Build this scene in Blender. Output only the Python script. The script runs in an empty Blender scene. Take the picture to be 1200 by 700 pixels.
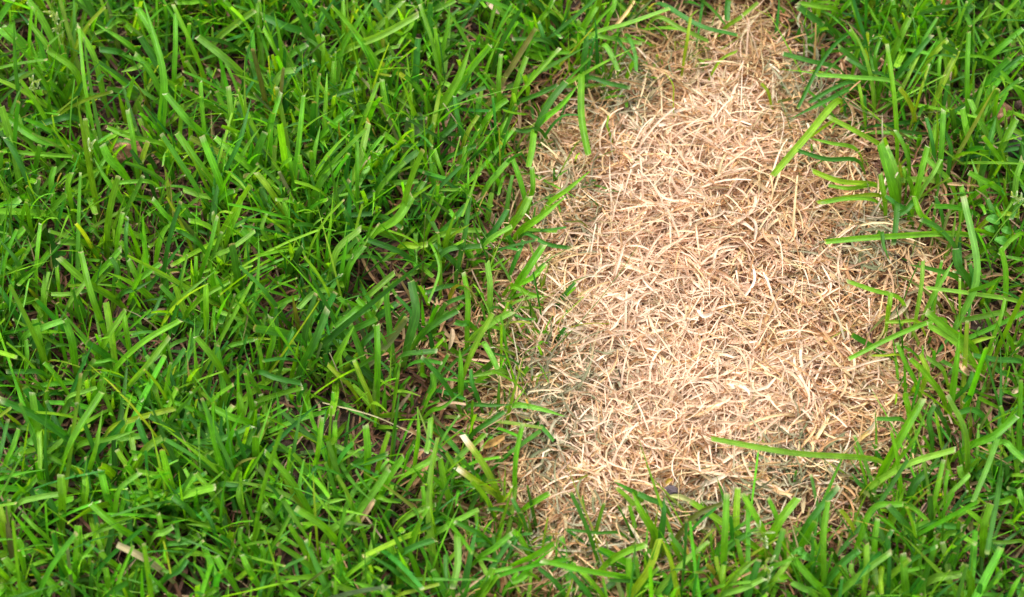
import bpy, math, random
import numpy as np
from mathutils import Vector

random.seed(7)
rng = np.random.default_rng(11)
scene = bpy.context.scene
COL = scene.collection

# ------------------------------------------------------------------ camera
DEP, DIST, WIDTH = math.radians(54), 1.15, 0.56       # look-down angle, distance (m), ground width seen at the centre
FOV = 2 * math.atan(WIDTH / 2 / DIST)
cam_pos = Vector((0, -DIST * math.cos(DEP), DIST * math.sin(DEP)))
cd = bpy.data.cameras.new("camera"); cam = bpy.data.objects.new("camera", cd); COL.objects.link(cam)
cam.location = cam_pos
cam.rotation_euler = (math.pi / 2 - DEP, 0, 0)
cd.sensor_width = 36; cd.angle = FOV; cd.clip_start = 0.02; cd.clip_end = 500
cd.dof.use_dof = True; cd.dof.focus_distance = DIST * 0.985; cd.dof.aperture_fstop = 9.0
scene.camera = cam

# ------------------------------------------------------------------ sky, sun, exposure (bright overcast)
SUN_EL, SUN_AZ = math.radians(62), math.radians(-38)   # azimuth from +Y towards +X
w = bpy.data.worlds.new("World"); scene.world = w; w.use_nodes = True
nt = w.node_tree; bg = nt.nodes["Background"]
sky = nt.nodes.new("ShaderNodeTexSky"); sky.sky_type = 'NISHITA'; sky.sun_disc = False
sky.sun_elevation = SUN_EL; sky.sun_rotation = SUN_AZ; sky.dust_density = 3.0; sky.air_density = 1.0
hs = nt.nodes.new("ShaderNodeHueSaturation"); hs.inputs["Saturation"].default_value = 0.12   # cloud veil: the sky is nearly white
nt.links.new(sky.outputs[0], hs.inputs["Color"]); nt.links.new(hs.outputs[0], bg.inputs["Color"])
bg.inputs["Strength"].default_value = 0.15
sd_ = bpy.data.lights.new("sun", 'SUN'); sd_.energy = 1.5; sd_.angle = math.radians(22); sd_.color = (1.0, 0.95, 0.88)
sun = bpy.data.objects.new("sun", sd_); COL.objects.link(sun)
to_sun = Vector((math.cos(SUN_EL) * math.sin(SUN_AZ), math.cos(SUN_EL) * math.cos(SUN_AZ), math.sin(SUN_EL)))
sun.rotation_euler = to_sun.to_track_quat('Z', 'Y').to_euler(); sun.location = (0, 0, 3)
scene.view_settings.view_transform = 'Standard'; scene.view_settings.look = 'None'
scene.view_settings.exposure = 1.3; scene.view_settings.gamma = 1
scene.render.engine = 'CYCLES'
scene.cycles.max_bounces = 6; scene.cycles.transmission_bounces = 3; scene.cycles.diffuse_bounces = 4; scene.cycles.glossy_bounces = 2

# ------------------------------------------------------------------ layout helpers (photo layout -> ground metres)
_r = np.array([1.0, 0, 0]); _f = np.array([0, math.cos(DEP), -math.sin(DEP)]); _u = np.array([0, math.sin(DEP), math.cos(DEP)])
_c = np.array(cam_pos); _k = math.tan(FOV / 2)
PX = WIDTH / 1200                                       # metres per photo pixel at the centre
def ground(u, v, z=0.0):
    u = np.asarray(u, float); v = np.asarray(v, float)
    d = _f + ((u - 600) / 600 * _k)[..., None] * _r + ((350 - v) / 600 * _k)[..., None] * _u
    t = (z - _c[2]) / d[..., 2]
    return _c + t[..., None] * d
def to_px(x, y, z=0.0):
    p = np.stack(np.broadcast_arrays(np.asarray(x, float), np.asarray(y, float), np.asarray(z, float)), -1) - _c
    dz = p @ _f
    return 600 + p @ _r / dz / _k * 600, 350 - p @ _u / dz / _k * 600

# outline of the dead patch, turned into ground metres
PATCH_PX = [(752, 110), (785, 78), (835, 52), (880, 50), (912, 82), (930, 130), (965, 180), (1000, 240), (1040, 285), (1050, 340),
            (1038, 400), (1030, 470), (1012, 535), (965, 565), (900, 585), (840, 598), (770, 612), (700, 640), (650, 655),
            (636, 600), (626, 540), (616, 470), (620, 400), (628, 330), (646, 250), (655, 200), (708, 145)]
POLY = ground([p[0] for p in PATCH_PX], [p[1] for p in PATCH_PX])[:, :2]
def patch_sd(x, y):
    """signed distance to the dead patch, metres, positive outside"""
    P = np.stack([x, y], -1); best = np.full(len(P), 9.0); ins = np.zeros(len(P), bool)
    n = len(POLY)
    for i in range(n):
        a, b = POLY[i], POLY[(i + 1) % n]; e = b - a
        q = P - a; t = np.clip((q @ e) / (e @ e), 0, 1)
        best = np.minimum(best, np.linalg.norm(q - t[:, None] * e, axis=1))
        c = ((a[1] > P[:, 1]) != (b[1] > P[:, 1]))
        with np.errstate(divide='ignore', invalid='ignore'):
            xi = (b[0] - a[0]) * (P[:, 1] - a[1]) / (b[1] - a[1]) + a[0]
        ins ^= c & (P[:, 0] < xi)
    return np.where(ins, -best, best)
def sstep(a, b, x):
    t = np.clip((x - a) / (b - a), 0, 1); return t * t * (3 - 2 * t)
_nz = [(rng.normal(size=2), rng.uniform(0, 6.28)) for _ in range(24)]
def wavy(x, y, freq):
    s = 0
    for k, (d, ph) in enumerate(_nz[:10]):
        s = s + np.sin((d[0] * x + d[1] * y) * freq * (1 + 0.23 * k) + ph + k)
    return s / 4.5
def soil_z(x, y):
    return 0.0035 * wavy(x, y, 22) + 0.0015 * wavy(y, x, 90)

# ------------------------------------------------------------------ materials
def new_mat(name):
    m = bpy.data.materials.new(name); m.use_nodes = True
    t = m.node_tree; t.nodes.clear()
    return m, t, t.nodes.new("ShaderNodeOutputMaterial")
def N(t, kind, **kw):
    n = t.nodes.new(kind)
    for k, v in kw.items():
        if hasattr(n, k): setattr(n, k, v)
        else: n.inputs[k].default_value = v
    return n
def leaf_material(name, rough, spec, translucent, tcol, vein, blotch):
    m, t, out = new_mat(name); L = t.links.new
    col = N(t, "ShaderNodeAttribute", attribute_name="Col"); st = N(t, "ShaderNodeAttribute", attribute_name="st")
    sep = N(t, "ShaderNodeSeparateXYZ"); L(st.outputs["Vector"], sep.inputs[0])
    # fine parallel veins along the blade
    comb = N(t, "ShaderNodeCombineXYZ"); 
    mu = N(t, "ShaderNodeMath", operation='MULTIPLY'); L(sep.outputs[0], mu.inputs[0]); mu.inputs[1].default_value = 9.0
    mv = N(t, "ShaderNodeMath", operation='MULTIPLY'); L(sep.outputs[1], mv.inputs[0]); mv.inputs[1].default_value = 2.2
    mw = N(t, "ShaderNodeMath", operation='MULTIPLY'); L(sep.outputs[2], mw.inputs[0]); mw.inputs[1].default_value = 131.0
    L(mu.outputs[0], comb.inputs[0]); L(mv.outputs[0], comb.inputs[1]); L(mw.outputs[0], comb.inputs[2])
    nv = N(t, "ShaderNodeTexNoise", Scale=1.0, Detail=2.0, Roughness=0.6); L(comb.outputs[0], nv.inputs["Vector"])
    geo = N(t, "ShaderNodeNewGeometry")
    nb = N(t, "ShaderNodeTexNoise", Scale=170.0, Detail=1.0); L(geo.outputs["Position"], nb.inputs["Vector"])
    r1 = N(t, "ShaderNodeMapRange"); L(nv.outputs[0], r1.inputs[0]); r1.inputs[1].default_value = 0.3; r1.inputs[2].default_value = 0.7
    r1.inputs[3].default_value = 1 - vein; r1.inputs[4].default_value = 1 + vein
    r2 = N(t, "ShaderNodeMapRange"); L(nb.outputs[0], r2.inputs[0]); r2.inputs[1].default_value = 0.3; r2.inputs[2].default_value = 0.7
    r2.inputs[3].default_value = 1 - blotch; r2.inputs[4].default_value = 1 + blotch
    mm = N(t, "ShaderNodeMath", operation='MULTIPLY'); L(r1.outputs[0], mm.inputs[0]); L(r2.outputs[0], mm.inputs[1])
    ab = N(t, "ShaderNodeMath", operation='ABSOLUTE'); L(sep.outputs[0], ab.inputs[0])
    rib = N(t, "ShaderNodeMapRange"); L(ab.outputs[0], rib.inputs[0]); rib.inputs[1].default_value = 0.05; rib.inputs[2].default_value = 0.2
    rib.inputs[3].default_value = 1.28; rib.inputs[4].default_value = 1.0
    mr_ = N(t, "ShaderNodeMath", operation='MULTIPLY'); L(mm.outputs[0], mr_.inputs[0]); L(rib.outputs[0], mr_.inputs[1]); mm = mr_
    vm = N(t, "ShaderNodeVectorMath", operation='SCALE'); L(col.outputs["Color"], vm.inputs[0]); L(mm.outputs[0], vm.inputs["Scale"])
    p = N(t, "ShaderNodeBsdfPrincipled"); L(vm.outputs[0], p.inputs["Base Color"])
    rr = N(t, "ShaderNodeMapRange"); L(nb.outputs[0], rr.inputs[0]); rr.inputs[1].default_value = 0.3; rr.inputs[2].default_value = 0.7
    rr.inputs[3].default_value = rough - 0.07; rr.inputs[4].default_value = rough + 0.1; L(rr.outputs[0], p.inputs["Roughness"])
    p.inputs["Specular IOR Level"].default_value = spec
    bump = N(t, "ShaderNodeBump", Strength=0.35, Distance=0.0004); L(nv.outputs[0], bump.inputs["Height"]); L(bump.outputs[0], p.inputs["Normal"])
    tr = N(t, "ShaderNodeBsdfTranslucent")
    tm = N(t, "ShaderNodeVectorMath", operation='MULTIPLY'); L(vm.outputs[0], tm.inputs[0]); tm.inputs[1].default_value = tcol
    L(tm.outputs[0], tr.inputs["Color"])
    mix = N(t, "ShaderNodeMixShader"); mix.inputs[0].default_value = translucent
    L(p.outputs[0], mix.inputs[1]); L(tr.outputs[0], mix.inputs[2]); L(mix.outputs[0], out.inputs[0])
    return m
M_GRASS = leaf_material("living_grass", 0.44, 0.32, 0.45, (1.40, 1.30, 0.24), 0.26, 0.14)
M_STRAW = leaf_material("dry_straw", 0.65, 0.22, 0.30, (1.0, 0.92, 0.8), 0.14, 0.16)

def earth_material(name, c1, c2, c3, scale, far=False):
    m, t, out = new_mat(name); L = t.links.new
    geo = N(t, "ShaderNodeNewGeometry")
    n1 = N(t, "ShaderNodeTexNoise", Scale=scale, Detail=8.0, Roughness=0.65); L(geo.outputs["Position"], n1.inputs["Vector"])
    n2 = N(t, "ShaderNodeTexNoise", Scale=scale * 7, Detail=4.0); L(geo.outputs["Position"], n2.inputs["Vector"])
    cr = N(t, "ShaderNodeValToRGB"); e = cr.color_ramp.elements
    e[0].position = 0.35; e[0].color = (*c1, 1); e[1].position = 0.68; e[1].color = (*c3, 1)
    k = cr.color_ramp.elements.new(0.52); k.color = (*c2, 1)
    L(n1.outputs[0], cr.inputs[0])
    p = N(t, "ShaderNodeBsdfPrincipled", Roughness=0.92); p.inputs["Specular IOR Level"].default_value = 0.2
    csrc = cr.outputs[0]
    if far:   # beyond the lawn built blade by blade the sheet carries the lawn's own colour
        ln = N(t, "ShaderNodeVectorMath", operation='LENGTH'); L(geo.outputs["Position"], ln.inputs[0])
        mr = N(t, "ShaderNodeMapRange"); L(ln.outputs["Value"], mr.inputs[0]); mr.inputs[1].default_value = 0.95; mr.inputs[2].default_value = 1.25
        n3 = N(t, "ShaderNodeTexNoise", Scale=60.0, Detail=8.0); L(geo.outputs["Position"], n3.inputs["Vector"])
        c2r = N(t, "ShaderNodeValToRGB"); c2r.color_ramp.elements[0].position = 0.35; c2r.color_ramp.elements[1].position = 0.7
        c2r.color_ramp.elements[0].color = (0.012, 0.035, 0.006, 1); c2r.color_ramp.elements[1].color = (0.06, 0.19, 0.02, 1); L(n3.outputs[0], c2r.inputs[0])
        mx = N(t, "ShaderNodeMix", data_type='RGBA'); L(mr.outputs[0], mx.inputs[0]); L(cr.outputs[0], mx.inputs[6]); L(c2r.outputs[0], mx.inputs[7])
        csrc = mx.outputs[2]
    L(csrc, p.inputs["Base Color"])
    b = N(t, "ShaderNodeBump", Strength=0.8, Distance=0.002); L(n2.outputs[0], b.inputs["Height"]); L(b.outputs[0], p.inputs["Normal"])
    L(p.outputs[0], out.inputs[0])
    return m
M_SOIL = earth_material("soil", (0.022, 0.013, 0.010), (0.050, 0.030, 0.022), (0.10, 0.065, 0.048), 120, far=True)
M_CRUMB = earth_material("soil_crumb", (0.03, 0.018, 0.014), (0.07, 0.042, 0.032), (0.14, 0.09, 0.07), 160)
M_CLOD = earth_material("red_clod", (0.14, 0.06, 0.035), (0.28, 0.13, 0.075), (0.42, 0.25, 0.17), 150)
M_STONE = earth_material("purple_stone", (0.06, 0.045, 0.05), (0.11, 0.085, 0.095), (0.17, 0.13, 0.14), 190)
M_STONE2 = earth_material("slate_stone", (0.05, 0.042, 0.042), (0.09, 0.075, 0.075), (0.16, 0.135, 0.13), 130)

# ------------------------------------------------------------------ mesh helpers
def mesh_from(name, verts, faces, mat, cols=None, st=None, smooth=True):
    me = bpy.data.meshes.new(name)
    verts = np.asarray(verts, np.float32).reshape(-1, 3); faces = np.asarray(faces, np.int32)
    nf, k = faces.shape
    me.vertices.add(len(verts)); me.vertices.foreach_set("co", verts.ravel())
    me.loops.add(nf * k); me.loops.foreach_set("vertex_index", faces.ravel())
    me.polygons.add(nf); me.polygons.foreach_set("loop_start", np.arange(0, nf * k, k, dtype=np.int32))
    me.polygons.foreach_set("use_smooth", np.full(nf, smooth, bool))
    if cols is not None:
        a = me.attributes.new("Col", 'FLOAT_COLOR', 'POINT')
        c = np.ones((len(verts), 4), np.float32); c[:, :3] = np.asarray(cols).reshape(-1, 3); a.data.foreach_set("color", c.ravel())
    if st is not None:
        a = me.attributes.new("st", 'FLOAT_VECTOR', 'POINT'); a.data.foreach_set("vector", np.asarray(st, np.float32).ravel())
    me.update(calc_edges=True); me.validate()
    me.materials.append(mat)
    return me
def link(name, me, parent=None, **props):
    o = bpy.data.objects.new(name, me); COL.objects.link(o)
    if parent: o.parent = parent
    for k, v in props.items(): o[k] = v
    return o
def norm(a):
    return a / np.maximum(np.linalg.norm(a, axis=-1, keepdims=True), 1e-9)

def ribbons(P, Wd, up, cols, fold=0.18, slant=None, across=3):
    """P [n,k,3] centre lines, Wd [n,k] half widths, up [n,k,3] facing hints, cols [n,k,3]; returns verts, quads, colours, st"""
    n, k, _ = P.shape
    T = np.gradient(P, axis=1); T = norm(T)
    S = norm(np.cross(T, up)); Nn = norm(np.cross(S, T))
    s = np.linspace(-1, 1, across)
    V = P[:, :, None] + S[:, :, None] * (Wd[:, :, None] * s)[..., None] \
        + Nn[:, :, None] * ((np.abs(s) - 0.5) * fold)[None, None, :, None] * Wd[:, :, None, None] * 2
    if slant is not None:                        # oblique mower cut at the tip
        V[:, -1] += T[:, -1][:, None] * (slant[:, None] * s * Wd[:, -1][:, None])[..., None]
    idx = np.arange(n * k * across).reshape(n, k, across)
    a, b, c, d = idx[:, :-1, :-1], idx[:, :-1, 1:], idx[:, 1:, 1:], idx[:, 1:, :-1]
    F = np.stack([a, b, c, d], -1).reshape(-1, 4)
    C = np.repeat(cols[:, :, None], across, 2)
    st = np.zeros((n, k, across, 3), np.float32)
    st[..., 0] = s; st[..., 1] = np.linspace(0, 1, k)[None, :, None] * 6; st[..., 2] = rng.random(n)[:, None, None]
    return V.reshape(-1, 3), F, C.reshape(-1, 3), st.reshape(-1, 3)

GREEN = {'g': (0.128, 0.362, 0.012), 'd': (0.050, 0.200, 0.018), 'p': (0.160, 0.385, 0.034), 'y': (0.225, 0.385, 0.018),  # p is a paler green: reflected sky sheen painted into the blade colour
         't': (0.420, 0.330, 0.170), 'o': (0.110, 0.150, 0.035)}
STRAW = np.array([(0.81, 0.61, 0.45), (0.80, 0.57, 0.41), (0.76, 0.51, 0.35), (0.62, 0.38, 0.21), (0.77, 0.61, 0.38),
                  (0.83, 0.68, 0.52), (0.50, 0.29, 0.17), (0.42, 0.36, 0.23)])

# ================================================================== the setting: soil
n = 330
s = np.linspace(-1, 1, n); g = np.sinh(s * 6.2) / math.sinh(6.2) * 60
X, Y = np.meshgrid(g, g, indexing='ij')
Z = soil_z(X, Y) * np.exp(-(X ** 2 + Y ** 2) / 4)
idx = np.arange(n * n).reshape(n, n)
F = np.stack([idx[:-1, :-1], idx[1:, :-1], idx[1:, 1:], idx[:-1, 1:]], -1).reshape(-1, 4)
link("ground", mesh_from("ground", np.stack([X, Y, Z], -1), F, M_SOIL), kind="structure", label="dark brown garden soil under the lawn")

def blob(r, seed, sub=2, sq=(1, 1, 1), rough=0.22):
    import bmesh
    bm = bmesh.new(); bmesh.ops.create_icosphere(bm, subdivisions=sub, radius=1.0)
    v = np.array([p.co[:] for p in bm.verts]); f = np.array([[q.index for q in p.verts] for p in bm.faces]); bm.free()
    q = np.random.default_rng(seed); d = 0
    for _ in range(7):
        ax = q.normal(size=3) * q.uniform(1, 4); d = d + np.sin(v @ ax + q.uniform(0, 6))
    v = v * (1 + rough * d[:, None] / 3) * np.array(sq) * r
    return v, f

# soil crumbs between the tufts
bv = [blob(1, 100 + i, 1, (1, 1, .8), .3) for i in range(5)]
V, F, off = [], [], 0
nc = 2600
cx = rng.uniform(-0.42, 0.42, nc); cy = rng.uniform(-0.36, 0.40, nc)
for i in range(nc):
    v, f = bv[i % 5]; r = 0.0012 + 0.0045 * rng.random() ** 3
    V.append(v * r + (cx[i], cy[i], soil_z(cx[i], cy[i]) + r * .3)); F.append(f + off); off += len(v)
link("soil_crumbs", mesh_from("soil_crumbs", np.concatenate(V), np.concatenate(F), M_CRUMB), kind="stuff", label="small dark soil crumbs lying between the grass roots")

# ================================================================== strands that lie about (thatch, straw)
def strands(x, y, z0, length, width, cols, k=7, curl=1.0, rise=0.35, head=None, twist=1.2):
    n = len(x)
    th = rng.uniform(0, 2 * np.pi, n) if head is None else head
    dk = rng.normal(0, curl, n); d2 = rng.normal(0, curl, n)
    tt = np.linspace(-0.5, 0.5, k)
    ang = th[:, None] + dk[:, None] * tt + d2[:, None] * tt ** 2 * 2
    pit = rng.normal(0, rise, n)[:, None] + rng.normal(0, rise, n)[:, None] * tt * 2
    ds = (length / (k - 1))[:, None]
    st = np.stack([np.cos(ang) * np.cos(pit), np.sin(ang) * np.cos(pit), np.sin(pit)], -1) * ds[..., None]
    P = np.cumsum(st, 1); P -= P.mean(1, keepdims=True)
    P += np.stack([x, y, z0], -1)[:, None]
    zmin = soil_z(P[..., 0], P[..., 1]) + 0.0005
    P[..., 2] = np.where(P[..., 2] < zmin, zmin + (zmin - P[..., 2]) * 0.2, P[..., 2])
    roll = rng.normal(0, 0.7, n)[:, None] + rng.normal(0, twist, n)[:, None] * tt
    side = np.stack([-np.sin(ang), np.cos(ang), np.zeros_like(ang)], -1)
    up = np.zeros_like(P); up[..., 2] = np.cos(roll); up += side * np.sin(roll)[..., None]
    prof = np.clip(1.05 - 0.55 * np.abs(tt * 2) ** 3, .3, 1)
    Wd = width[:, None] * 0.5 * prof[None] * (1 + rng.normal(0, .1, (n, k)))
    C = cols[:, None] * (1 + rng.normal(0, .06, (n, k, 1)))
    return P, Wd, up, C

# reddish-brown thatch under the whole lawn
def thatch(n, xr, yr, wmul=1.0):
    x = rng.uniform(*xr, n); y = rng.uniform(*yr, n)
    c = np.array([(0.17, 0.08, 0.046), (0.11, 0.05, 0.033), (0.24, 0.135, 0.08), (0.36, 0.24, 0.14), (0.07, 0.043, 0.035)])[rng.choice(5, n, p=[.34, .28, .2, .08, .10])]
    c = c * rng.uniform(.7, 1.25, (n, 1))
    return strands(x, y, 0.001 + 0.006 * rng.random(n) ** 1.6, rng.uniform(.012, .045, n), rng.uniform(.0007, .0019, n) * wmul, c, k=6, curl=1.6, rise=.22)
a = ribbons(*thatch(15000, (-0.40, 0.40), (-0.34, 0.38)), fold=.25)
link("thatch", mesh_from("thatch", a[0], a[1], M_STRAW, a[2], a[3]), kind="stuff", label="reddish brown dead roots and thatch between the green tufts")
a = ribbons(*thatch(9000, (-0.95, 0.95), (-0.8, 0.9), 1.6), fold=.25)
link("thatch", mesh_from("thatch_outer", a[0], a[1], M_STRAW, a[2], a[3]), kind="stuff", label="reddish brown thatch of the lawn around the view")

# ================================================================== the dead patch
dead = bpy.data.objects.new("dead_grass_patch", None); COL.objects.link(dead)
dead["label"] = "large patch of bleached pinkish tan dead straw in the green lawn"; dead["category"] = "dead grass"
SPOTS = [(632, 490, 45, 75), (650, 470, 60, 50), (1020, 300, 40, 35), (945, 110, 30, 60), (700, 640, 70, 30), (720, 120, 40, 40), (660, 250, 25, 40),
         (840, 605, 80, 22), (935, 550, 70, 24)]      # withered grey-green spots
def olive(x, y):
    u, v = to_px(x, y); o = np.zeros(len(u))
    for a_, b_, c_, d_ in SPOTS: o = np.maximum(o, np.exp(-((u - a_) / c_) ** 2 - ((v - b_) / d_) ** 2))
    return o
def straw_points(n, spread):
    out = np.zeros((0, 2))
    lo, hi = POLY.min(0) - .09, POLY.max(0) + .09
    while len(out) < n:
        p = rng.uniform(lo, hi, (n * 2, 2)); d = patch_sd(p[:, 0], p[:, 1]) + 0.008 * wavy(p[:, 0], p[:, 1], 40)
        out = np.concatenate([out, p[rng.random(len(p)) < np.where(d < 0, 1, np.exp(-np.maximum(d, 0) / spread))]])
    return out[:n, 0], out[:n, 1]
BROWN = np.array([(0.66, 0.43, 0.22), (0.54, 0.31, 0.15), (0.70, 0.49, 0.26), (0.38, 0.21, 0.11), (0.74, 0.58, 0.33), (0.46, 0.37, 0.21)])
PALE = [(735, 380, 105, 130), (690, 520, 60, 70), (840, 150, 60, 45), (860, 470, 120, 80), (760, 230, 90, 60)]
def straw_cols(x, y, n, fine=False):
    pr = np.array([.24, .24, .18, .07, .12, .10, .03, .02]); pr /= pr.sum()
    c = STRAW[rng.choice(8, n, p=pr)] * rng.uniform(.84, 1.08, (n, 1))
    d = patch_sd(x, y); u, v = to_px(x, y)
    pale = np.zeros(n)
    for a_, b_, c_, d_ in PALE: pale = np.maximum(pale, np.exp(-((u - a_) / c_) ** 2 - ((v - b_) / d_) ** 2))
    pb = np.clip(.36 - .32 * pale + .50 * sstep(-.045, .005, d) + .12 * wavy(x, y, 50), .04, .95)
    br = BROWN[rng.integers(0, len(BROWN), n)] * rng.uniform(.8, 1.15, (n, 1))
    c = c * (1 - .35 * pale[:, None]) + np.array([.85, .72, .57]) * .35 * pale[:, None]       # bleached zone, with overexposed glare also painted into its colour
    c = np.where((rng.random(n) < pb)[:, None], br, c)
    ws = sstep(0, 0.035, d)[:, None]; c = c * (1 - ws * np.array([.36, .46, .50]))       # farther out the straw is older and browner
    o = olive(x, y); pick = rng.random(n) < o * .5
    ol = np.array([(0.30, 0.29, 0.18), (0.42, 0.38, 0.26), (0.24, 0.25, 0.14), (0.52, 0.46, 0.32)])[rng.integers(0, 4, n)]
    return np.where(pick[:, None], ol, c)
def straw_layer(n, spread, zr, lr, wr, curl, rise, k=7):
    x, y = straw_points(n, spread)
    z = soil_z(x, y) + rng.uniform(*zr, n)
    head = np.pi * wavy(x, y, 11) + rng.normal(0, 1.0, n)                     # neighbours lie roughly alike, matted down
    return strands(x, y, z, rng.uniform(*lr, n), rng.uniform(*wr, n) * np.where(rng.random(n) < .14, 1.7, 1.0), straw_cols(x, y, n), k, curl, rise, head)
parts = [ribbons(*straw_layer(8200, .028, (.002, .006), (.012, .040), (.0010, .0021), 1.0, .16), fold=.3),
         ribbons(*straw_layer(6800, .018, (.004, .009), (.014, .054), (.0007, .0016), 1.7, .22, 9), fold=.35),
         ribbons(*straw_layer(6600, .010, (.006, .0115), (.014, .050), (.0005, .0012), 2.0, .24, 10), fold=.35)]
V = np.concatenate([p[0] for p in parts]); C = np.concatenate([p[2] for p in parts]); ST = np.concatenate([p[3] for p in parts])
F, off = [], 0
for p in parts: F.append(p[1] + off); off += len(p[0])
link("straw_mat", mesh_from("straw_mat", V, np.concatenate(F), M_STRAW, C, ST), dead, kind="stuff")
# withered thin grey-green strands in the spots
xs, ys = straw_points(9000, .02); keep = rng.random(9000) < olive(xs, ys) * .36; xs, ys = xs[keep], ys[keep]; n = len(xs)
oc = np.array([(0.24, 0.25, 0.14), (0.34, 0.33, 0.21), (0.18, 0.20, 0.10), (0.44, 0.40, 0.27)])[rng.integers(0, 4, n)]
a = ribbons(*strands(xs, ys, rng.uniform(.006, .015, n), rng.uniform(.012, .035, n), rng.uniform(.0006, .0016, n), oc, 7, 1.6, .3), fold=.3)
link("withered_strands", mesh_from("withered_strands", a[0], a[1], M_STRAW, a[2], a[3]), dead, kind="stuff")
# the largest single straws on top, each an object
P, Wd, up, Cc = straw_layer(270, .006, (.009, .0130), (.026, .060), (.0009, .0018), 1.6, .15, k=11)
Cc = Cc * .7 + np.array([.78, .58, .39]) * .3
for i in range(len(P)):
    a = ribbons(P[i:i+1], Wd[i:i+1], up[i:i+1], Cc[i:i+1], fold=.35)
    link("straw", mesh_from("straw", a[0], a[1], M_STRAW, a[2], a[3]), dead)

def curve_pts(pts, k):
    """Catmull-Rom through 3-D points, k samples"""
    pts = [np.array(p, float) for p in pts]
    Q = [2 * pts[0] - pts[1]] + pts + [2 * pts[-1] - pts[-2]]
    out = []; m = len(pts) - 1
    for t in np.linspace(0, m, k):
        i = min(int(t), m - 1); f = t - i; p0, p1, p2, p3 = Q[i:i+4]
        out.append(0.5 * (2*p1 + (p2-p0)*f + (2*p0-5*p1+4*p2-p3)*f*f + (3*p1-p0-3*p2+p3)*f**3))
    return np.array(out)

# straws that stand out one by one in the photograph: points in photo pixels, width px, colour
TRACED_STRAW = [
    ([(658, 357), (682, 326), (710, 324)], 6, (.86, .70, .52)), ([(703, 340), (728, 350), (752, 357)], 7, (.84, .70, .55)),
    ([(632, 402), (676, 376), (738, 358)], 4, (.84, .66, .46)), ([(782, 236), (785, 262), (786, 292)], 4, (.86, .70, .5)),
    ([(836, 320), (840, 293), (866, 288)], 5, (.86, .68, .52)), ([(816, 362), (824, 371), (838, 366)], 7, (.84, .72, .58)),
    ([(818, 571), (840, 562), (860, 551)], 8, (.88, .76, .58)), ([(948, 526), (962, 505), (974, 483)], 7, (.74, .62, .34)),
    ([(999, 526), (1013, 510), (1031, 502)], 7, (.78, .56, .20)), ([(1041, 375), (1057, 364), (1067, 350)], 8, (.72, .60, .38)),
    ([(862, 52), (878, 30), (892, 13)], 6, (.86, .72, .48)), ([(770, 142), (790, 132), (812, 126)], 7, (.90, .76, .60)),
    ([(764, 148), (778, 146), (800, 139)], 8, (.90, .74, .58)), ([(860, 120), (848, 146), (842, 172)], 5, (.90, .76, .6)),
    ([(700, 148), (718, 134), (728, 120)], 6, (.72, .42, .2)), ([(882, 310), (884, 330), (870, 352)], 5, (.86, .7, .55)),
    ([(940, 400), (938, 420), (944, 444)], 6, (.84, .62, .44)), ([(985, 400), (1000, 420), (998, 450)], 6, (.82, .62, .42)),
    ([(722, 610), (735, 595), (745, 588)], 7, (.86, .72, .5)), ([(650, 610), (662, 606), (664, 630)], 6, (.78, .62, .36)),
    ([(820, 498), (828, 516), (836, 522)], 6, (.9, .75, .55)), ([(752, 480), (790, 472), (800, 470)], 7, (.92, .78, .62)),
    ([(625, 460), (630, 438), (646, 440)], 4, (.86, .72, .5)), ([(905, 430), (930, 440), (950, 470)], 6, (.84, .62, .42)),
    ([(870, 250), (885, 262), (884, 284)], 6, (.86, .68, .52)), ([(990, 270), (982, 310), (988, 330)], 4, (.78, .58, .4)),
    ([(680, 470), (700, 480), (735, 484)], 5, (.88, .74, .54)), ([(660, 500), (690, 492), (720, 500)], 5, (.86, .7, .52)),
    ([(826, 556), (862, 532), (872, 528)], 6, (.88, .7, .5)), ([(700, 545), (704, 570), (722, 580)], 5, (.86, .7, .5))]
for pts, wpx, c in TRACED_STRAW:
    z = [.010, .0145, .011]; wpx *= .62; c = np.array(c) * rng.uniform(.8, .95)
    q = [ground(u, v, zz) for (u, v), zz in zip(pts, z)]
    P = curve_pts(q, 9)[None]; t = np.linspace(0, 1, 9)
    Wd = (wpx * PX * .5 * (1 - .7 * np.abs(2 * t - 1) ** 4))[None]
    up = np.tile(norm(np.array([rng.normal(0, .25), -.35, 1])), (1, 9, 1))
    a = ribbons(P, Wd, up, np.tile(np.array(c), (1, 9, 1)) * (1 + rng.normal(0, .12, (1, 9, 1))), fold=.45)
    link("straw", mesh_from("straw", a[0], a[1], M_STRAW, a[2], a[3]), dead)

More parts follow.
